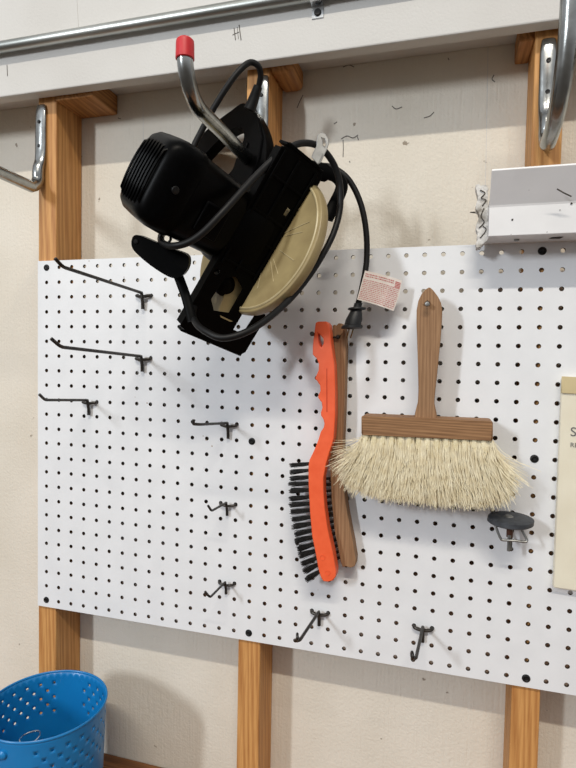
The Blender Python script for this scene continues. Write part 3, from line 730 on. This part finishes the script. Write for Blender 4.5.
for k, t in enumerate((.35, .8, .95, 1.5, 1.9, 2.05, 2.5)):
    r0, r1 = .035, random.uniform(.06, .082); d0 = S_*math.cos(t)+N_*math.sin(t); d1 = S_*math.cos(t+.06)+N_*math.sin(t+.06)
    m.tube([L(.003, .0008, 0)+d0*r0, L(.003, .0006, 0)+d1*r1], .0005, 4)
m.build('scratches', M['tanlight'], lg)
# gear case, motor
m = MB()
def rr_section(a, rs, rn, cs=0, cn=0, e=3.2, n=40):
    out = []
    for k in range(n):
        t = 2*PI*k/n; c, s = math.cos(t), math.sin(t)
        out.append(L(cs+rs*math.copysign(abs(c)**(2/e), c), a, cn+rn*math.copysign(abs(s)**(2/e), s)))
    return out
def loft(mb, secs):
    n = len(secs[0]); vs = [p for s in secs for p in s]
    fs = [(i*n+j, i*n+(j+1) % n, (i+1)*n+(j+1) % n, (i+1)*n+j) for i in range(len(secs)-1) for j in range(n)]
    fs += [tuple(range(n))[::-1], tuple((len(secs)-1)*n+j for j in range(n))]; mb.add(vs, fs)
CN = -.014
loft(m, [rr_section(.018, .056, .042, 0, CN, 2.6), rr_section(.028, .058, .044, 0, CN, 2.6), rr_section(.060, .052, .043, 0, CN, 2.8), rr_section(.066, .046, .040, 0, CN, 3)])
m.build('gear_case', M['blackmetal'], SAW)
m = MB()
loft(m, [rr_section(.064, .045, .040, 0, CN), rr_section(.07, .0475, .0425, 0, CN, 3.6), rr_section(.135, .0505, .0445, 0, CN, 5.5), rr_section(.140, .0525, .0465, 0, CN, 6), rr_section(.162, .0520, .0465, 0, CN, 6), rr_section(.174, .0485, .043, 0, CN, 6), rr_section(.181, .0430, .038, 0, CN, 5), rr_section(.1835, .036, .032, 0, CN, 4)])
mh = m.build('motor_housing', M['blackplastic'], SAW)
m = MB()
for k in range(8):
    n_ = CN-.033+k*.0094; w = .040*math.sqrt(max(.1, 1-((n_-CN)/.046)**4))
    v = []
    m.tube([L(-w*1.04, .176, n_), L(-w*.85, .184, n_), L(-w*.4, .1855, n_), L(0, .186, n_), L(w*.4, .1855, n_), L(w*.85, .184, n_), L(w*1.04, .176, n_)], (.0017), 6)
m.build('vent_ribs', M['blackplastic'], mh)
m = MB()      # brush-cap doors and seams on the side of the housing
def panel(a0, a1, s0, s1, n, th):
    v = [L(s, a, nn) for s in (s0, s1) for a in (a0, a1) for nn in (n, n+th)]
    m.add(v, [(0, 1, 3, 2), (4, 6, 7, 5), (0, 4, 5, 1), (2, 3, 7, 6), (0, 2, 6, 4), (1, 5, 7, 3)])
panel(.085, .118, -.028, .01, CN+.040, .0065); m.build('brush_door', M['blackplastic'], mh, bevel=.0025, bseg=3)
m = MB(); m.lathe([(0, .002), (.004, .0015), (.005, -.001)], L(-.0, .158, CN+.0465), N_, S_, 14); m.build('housing_screw', M['screw'], mh)
m = MB(); m.tube(rr_section(.1375, .0515, .0455, 0, CN, 4), .0008, 5, closed=True); m.build('housing_seam', M['blackmetal'], mh)
m = MB(); m.lathe([(0, -.012), (.012, -.012), (.014, -.008), (.014, .012), (.008, .016), (0, .016)], L(-.070, .032, .004), N_, S_, 18); m.build('bevel_knob', M['blackmetal'], SAW)
# D-handle traced on a plane near the blade
AH = .022
ho2 = [(190, 170), (190.5, 152), (195, 141), (206, 130.5), (218, 120), (231, 110.5), (240.5, 103.5), (246, 103.6), (253, 109), (259.5, 119), (264.5, 132), (266.5, 146), (265, 160), (261, 172), (253, 186), (243, 197), (226, 196), (210, 188)]
hh2 = [(203, 159), (209, 150), (217, 141.5), (225, 134.5), (233, 128.5), (239, 127.5), (243.5, 132), (243, 142), (239.5, 151), (235.5, 160), (232, 170), (225, 175), (213, 170)]
th = A_*.016
m = MB(); m.prism([on_a(x, y, AH) for x, y in smooth_loop([(x, y, 0) for x, y in ho2], 2) for x, y in [(x, y)]] if False else [on_a(p.x, p.y, AH) for p in smooth_loop([(x, y, 0) for x, y in ho2], 2)], [[on_a(p.x, p.y, AH) for p in smooth_loop([(x, y, 0) for x, y in hh2], 2)]], -th)
hd = m.build('rear_handle', M['blackplastic'], SAW, bevel=.005, bseg=3)
m = MB(); m.tube([on_a(x, y, AH+.001) for x, y in [(259, 122), (262, 138), (259, 158), (250, 180)]], .0016, 6); m.build('handle_seam', M['blackplastic'], hd)
m = MB(); m.prism([on_a(x, y, AH+.003) for x, y in [(243, 140), (247.5, 142), (243.5, 152), (239.5, 149)]], [], -A_*.006); m.build('trigger', M['blackplastic'], hd, bevel=.0015)
# front auxiliary handle
m = MB()
fp = [(131.5, 240), (134, 235.5), (140, 235.5), (152, 240.5), (170, 248), (186, 254), (189, 262), (186, 271), (180, 277), (172, 278), (160, 272), (146, 262), (135, 252), (131.6, 246)]
m.prism([PD(p.x, p.y, .662) for p in smooth_loop([(x, y, 0) for x, y in fp], 3)], [], D*.022); m.build('front_handle', M['blackplastic'], SAW, bevel=.006, bseg=3)
m = MB(); pq = PD(136, 241.5, .6618); m.lathe([(0, -.002), (.0025, -.0018), (.003, .001)], pq, D, right, 12); m.build('handle_bolt', M['screw'], SAW)
m = MB(); lp = [PD(176, 270, .683), PD(181, 283, .682), PD(186, 297, .680), PD(190, 312, .676), PD(192, 321, .674)]
m.tube(spline(lp, 4), (.0060, .0022), 10, flat=[right]); m.build('depth_link', M['blackmetal'], SAW)
# rear bracket and silver depth lever
m = MB(); bp_ = [PD(302, 168, .735), PD(322, 172, .745), (PD(335, 176, .75)), PD(341.5, 184, .752), PD(340, 193, .752), PD(334, 205, .752), PD(327, 219, .75)]
m.tube(spline(bp_, 4), [(.012, .004)]*6+[(.0085, .004)]*(len(spline(bp_, 4))-6), 10, flat=[down]); m.build('rear_bracket', M['blackmetal'], SAW)
lv = [(311.5, 157), (313.5, 151.5), (316.5, 146), (316.6, 140), (317.4, 134.5), (321, 132), (325.5, 133.5), (328.6, 138.5), (329, 144), (327.2, 149.5), (324.5, 155), (321, 162.5), (318, 164.6)]
lh = [(321.5, 137.5), (324.8, 138.5), (326.2, 143), (325, 147.5), (322.8, 145), (323, 141.5)]
m = MB(); m.prism([PD(x, y, .668) for x, y in lv], [[PD(x, y, .668) for x, y in lh]], D*.0022); lvo = m.build('depth_lever', M['silver'], SAW, smooth=0, bevel=.0007)
m = MB(); m.prism([PD(x, y, .6672) for x, y in [(311.8, 157.3), (315.6, 150), (323.4, 153.4), (318, 164.4)]], [], D*.0012); m.build('lever_fold', M['silver'], lvo, bevel=.0004)
# cord
def cordpath(l, n=6): return spline([PD(x, y, d) for x, y, d in l], n)
CR = .0042
m = MB()
c1 = [(250, 108, .795), (256, 94, .79), (260.5, 78, .78), (258.5, 66.5, .77), (250, 62.5, .765), (240, 70, .76), (229, 84, .76), (215, 106, .765), (203, 128, .77), (190, 155, .77), (182, 185, .76), (172, 215, .735), (162.5, 233, .70), (161, 240, .672), (165, 244.5, .652), (174, 246, .637), (188, 242.5, .632), (203, 232.5, .630), (222, 213, .632), (243, 190, .645), (262, 170, .658), (281, 153.5, .668), (300, 143.5, .682), (318, 146, .70), (332, 161, .713), (339.5, 182, .722), (340, 208, .725), (334, 232, .72), (322, 256, .712), (306, 280, .70), (288, 301, .685), (266, 320, .66), (244, 333, .645), (222, 338, .642), (205, 331, .652), (196, 323, .668), (193, 312, .69), (200, 292, .72), (222, 262, .755), (250, 225, .775), (280, 190, .785), (305, 171, .785), (326, 166, .775), (343, 174, .77), (354, 188, .77), (362, 208, .77), (366.2, 232, .772), (366.8, 256, .775), (364.5, 276, .775), (358.5, 303, .778), (357.4, 308, .778)]
m.tube(cordpath(c1, 5), CR, 12); cd = m.build('power_cord', M['rubber'], SAW)
m = MB(); m.tube(cordpath([(249.5, 110, .795), (254, 98, .791), (258.3, 86, .785)], 5), [.0085, .0085, .0082, .008, .0078, .0075, .0072, .007, .0068, .0066, .0062], 14); m.build('strain_relief', M['rubber'], SAW)
m = MB(); kc = PD(165.5, 238, .655); m.lathe([(.0062+.0016*math.cos(a), .0016*math.sin(a)) for a in [k*PI/4 for k in range(8)]], kc, (D+right*.3).normalized(), right, 20, closed_prof=True); m.build('cord_clip', M['rubber'], cd)
# plug
pa, pb = PD(357.6, 306, .778), PD(351.5, 329, .778); ax_ = (pb-pa).normalized(); Lp = (pb-pa).length
m = MB(); pr_ = [(0, -.004), (.0058, -.004), (.0058, .002), (.0125, .0028), (.0128, .005), (.0080, .0066), (.0098, .012), (.0118, .02), (.0118, Lp-.006), (.0150, Lp-.0045), (.0150, Lp-.001), (.004, Lp), (0, Lp)]
m.lathe(pr_, pa, ax_, right, 14); pl = m.build('plug', mat('plug_rubber', (34, 36, 40), (26, 28, 31), 90, .5), SAW, smooth=50)
for dx_ in (-.0032, .0032):
    q = pb+right*dx_+D*(.004 if dx_ > 0 else 0); qq = q+ax_*.014+D*(.0 if dx_ < 0 else .002)
    m = MB(); m.tube([q, qq], [(.0009, .003), (.0009, .0026)], 8, flat=[right]); m.build('prong', M['brass'], pl, smooth=0)
# warning tag folded over the cord
def tagpt(u, v, off=0):
    # u 0..1 from the cord to the fold at the right, v 0 top .. 1 bottom
    x0, y0 = 365-8*v, 270.5+29*v
    x1, y1 = 402-4.5*v*v-4*v, 280.5+30.5*v
    if v > .99 and False: pass
    x = x0+(x1-x0)*u; y = y0+(y1-y0)*u+2.2*math.sin(PI*u)*-.3
    d = .768+.012*u*0-.010*math.sin(u*PI*.5)+ .010*max(0, u-.68)*2.0
    return PD(x, y, d-off)
m = MB(); vs = []; nu, nv = 16, 8
for off in (0, -.0006):
    for j in range(nv+1):
        for i in range(nu+1): vs.append(tagpt(i/nu, j/nv, off))
k_ = (nu+1)*(nv+1); fs = []
for j in range(nv):
    for i in range(nu):
        q = j*(nu+1)+i; f = (q, q+1, q+nu+2, q+nu+1); fs.append(f); fs.append(tuple(z+k_ for z in f[::-1]))
for i in range(nu):
    fs.append((i, i+k_, i+1+k_, i+1)); b = nv*(nu+1)+i; fs.append((b, b+1, b+1+k_, b+k_))
for j in range(nv):
    a0 = j*(nu+1); b0 = a0+nu+1; fs.append((a0, b0, b0+k_, a0+k_)); a0 += nu; b0 += nu; fs.append((a0, a0+k_, b0+k_, b0))
m.add(vs, fs); tg = m.build('warning_tag', M['tagwhite'], SAW, smooth=60)
m = MB()
def glyph(u0, u1, v0, v1): 
    m.add([tagpt(u0, v0, .0004), tagpt(u1, v0, .0004), tagpt(u1, v1, .0004), tagpt(u0, v1, .0004)], [(0, 1, 2, 3)])
rows_ = [(.08, .115, .04, .80), (.15, .185, .04, .80)]+[(.285+.058*k, (.285+.058*k+.024), .03, .97) for k in range(12)]
for (v0, v1, ua, ub) in rows_:
    u = ua
    while u < ub:
        w = random.choice((.022, .035, .05, .065)); w = min(w, ub-u)
        nn = max(1, int(w/.011))
        for g_ in range(nn):
            uu = u+g_*w/nn; h = random.choice((0, 0, .008)); glyph(uu, uu+w/nn*.78, v0+h, v1)
        u += w+.014
for k in range(4):
    for u in [.84+.02*j for j in range(7)]:
        glyph(u, u+.014, .09+k*.05, .09+k*.05+.032)
pt_ = m.build('printed_text', M['tagred'], tg, smooth=0)

# ------------------------------------------------------------------ pale power-tool-free details: cobweb specks on the wall
# ------------------------------------------------------------------ camera
cam = bpy.data.cameras.new('camera'); co = bpy.data.objects.new('camera', cam); C.objects.link(co)
cam.sensor_fit = 'HORIZONTAL'; cam.sensor_width = 36; cam.lens = F/576*36; cam.clip_start = .02
R_ = Matrix(RM)
rx = Vector(RM[0]); dn = Vector(RM[1]); fw = Vector(RM[2])
mw = Matrix((( rx.x, -dn.x, -fw.x), (rx.y, -dn.y, -fw.y), (rx.z, -dn.z, -fw.z))).to_4x4()
mw.translation = CAM+Vector((0, 0, Z0)); co.matrix_world = mw; SC.camera = co

# ------------------------------------------------------------------ light
def sun(name, d, e, ang, col):
    l = bpy.data.lights.new(name, 'SUN'); l.energy = e; l.angle = math.radians(ang); l.color = col
    o = bpy.data.objects.new(name, l); C.objects.link(o); o.rotation_euler = Vector(d).to_track_quat('-Z', 'Y').to_euler(); o.location = (0, -1, 3); return o
def strip(name, d, dist, sx, sy, E, col):
    l = bpy.data.lights.new(name, 'AREA'); l.shape = 'RECTANGLE'; l.size = sx; l.size_y = sy; l.energy = E*PI*dist*dist; l.color = col
    d = Vector(d).normalized(); o = bpy.data.objects.new(name, l); C.objects.link(o)
    o.location = Vector((.42, 0, Z0-.25))-d*dist
    z = -d; x = Vector((1, 0, 0)); x = (x-z*x.dot(z)).normalized(); y = z.cross(x)
    o.rotation_euler = Matrix((x, y, z)).transposed().to_euler(); return o
strip('overhead_light', (-.2, 1, -1.1), 5.0, 2.2, .09, 1.4, (1, .92, .80))
strip('daylight_from_door', (.54, 1, -.38), 4.0, .2, .6, 1.0, (.90, .95, 1))
w = bpy.data.worlds.new('garage'); SC.world = w; w.use_nodes = True; nt = w.node_tree; bg = nt.nodes['Background']
tc = N(nt, 'ShaderNodeTexCoord'); sx_ = N(nt, 'ShaderNodeSeparateXYZ'); nt.links.new(tc.outputs['Generated'], sx_.inputs[0])
r = N(nt, 'ShaderNodeValToRGB'); cr = r.color_ramp
cr.elements[0].position = 0; cr.elements[0].color = (.10, .085, .07, 1)
cr.elements[1].position = 1; cr.elements[1].color = (.55, .55, .56, 1)
e_ = cr.elements.new(.42); e_.color = (.22, .20, .18, 1); e_ = cr.elements.new(.55); e_.color = (.62, .62, .62, 1); e_ = cr.elements.new(.75); e_.color = (.9, .92, .95, 1)
mr = N(nt, 'ShaderNodeMapRange'); mr.inputs['From Min'].default_value = -1; mr.inputs['From Max'].default_value = 1
nt.links.new(sx_.outputs['Z'], mr.inputs['Value']); nt.links.new(mr.outputs[0], r.inputs[0])
nt.links.new(r.outputs[0], bg.inputs['Color']); bg.inputs['Strength'].default_value = .55
vs_ = SC.view_settings; vs_.view_transform = 'Standard'; vs_.look = 'None'; vs_.gamma = 1; vs_.use_curve_mapping = False; vs_.exposure = .32

# ------------------------------------------------------------------ put every origin at its thing's base and lift the scene to floor height
bpy.context.view_layer.update()
lift = Vector((0, 0, Z0))
for o in list(C.objects):
    if o.type == 'MESH' and o.data.users == 1:
        root = o
        while root.parent: root = root.parent
        if root is o:
            bb = [Vector(c) for c in o.bound_box]; c0 = Vector(((bb[0].x+bb[6].x)/2, (bb[0].y+bb[6].y)/2, min(b.z for b in bb)))
            if len(o.children):
                pass
            o.data.transform(Matrix.Translation(-c0)); o.location = c0; o['_c'] = list(c0)
for o in list(C.objects):
    if o.type == 'MESH' and o.parent:
        root = o
        while root.parent: root = root.parent
        o.data.transform(Matrix.Translation(-Vector(root.location)))
for o in list(C.objects):
    if '_c' in o: del o['_c']
    if o.parent is None and o.type in ('MESH', 'EMPTY'): o.location = Vector(o.location)+lift
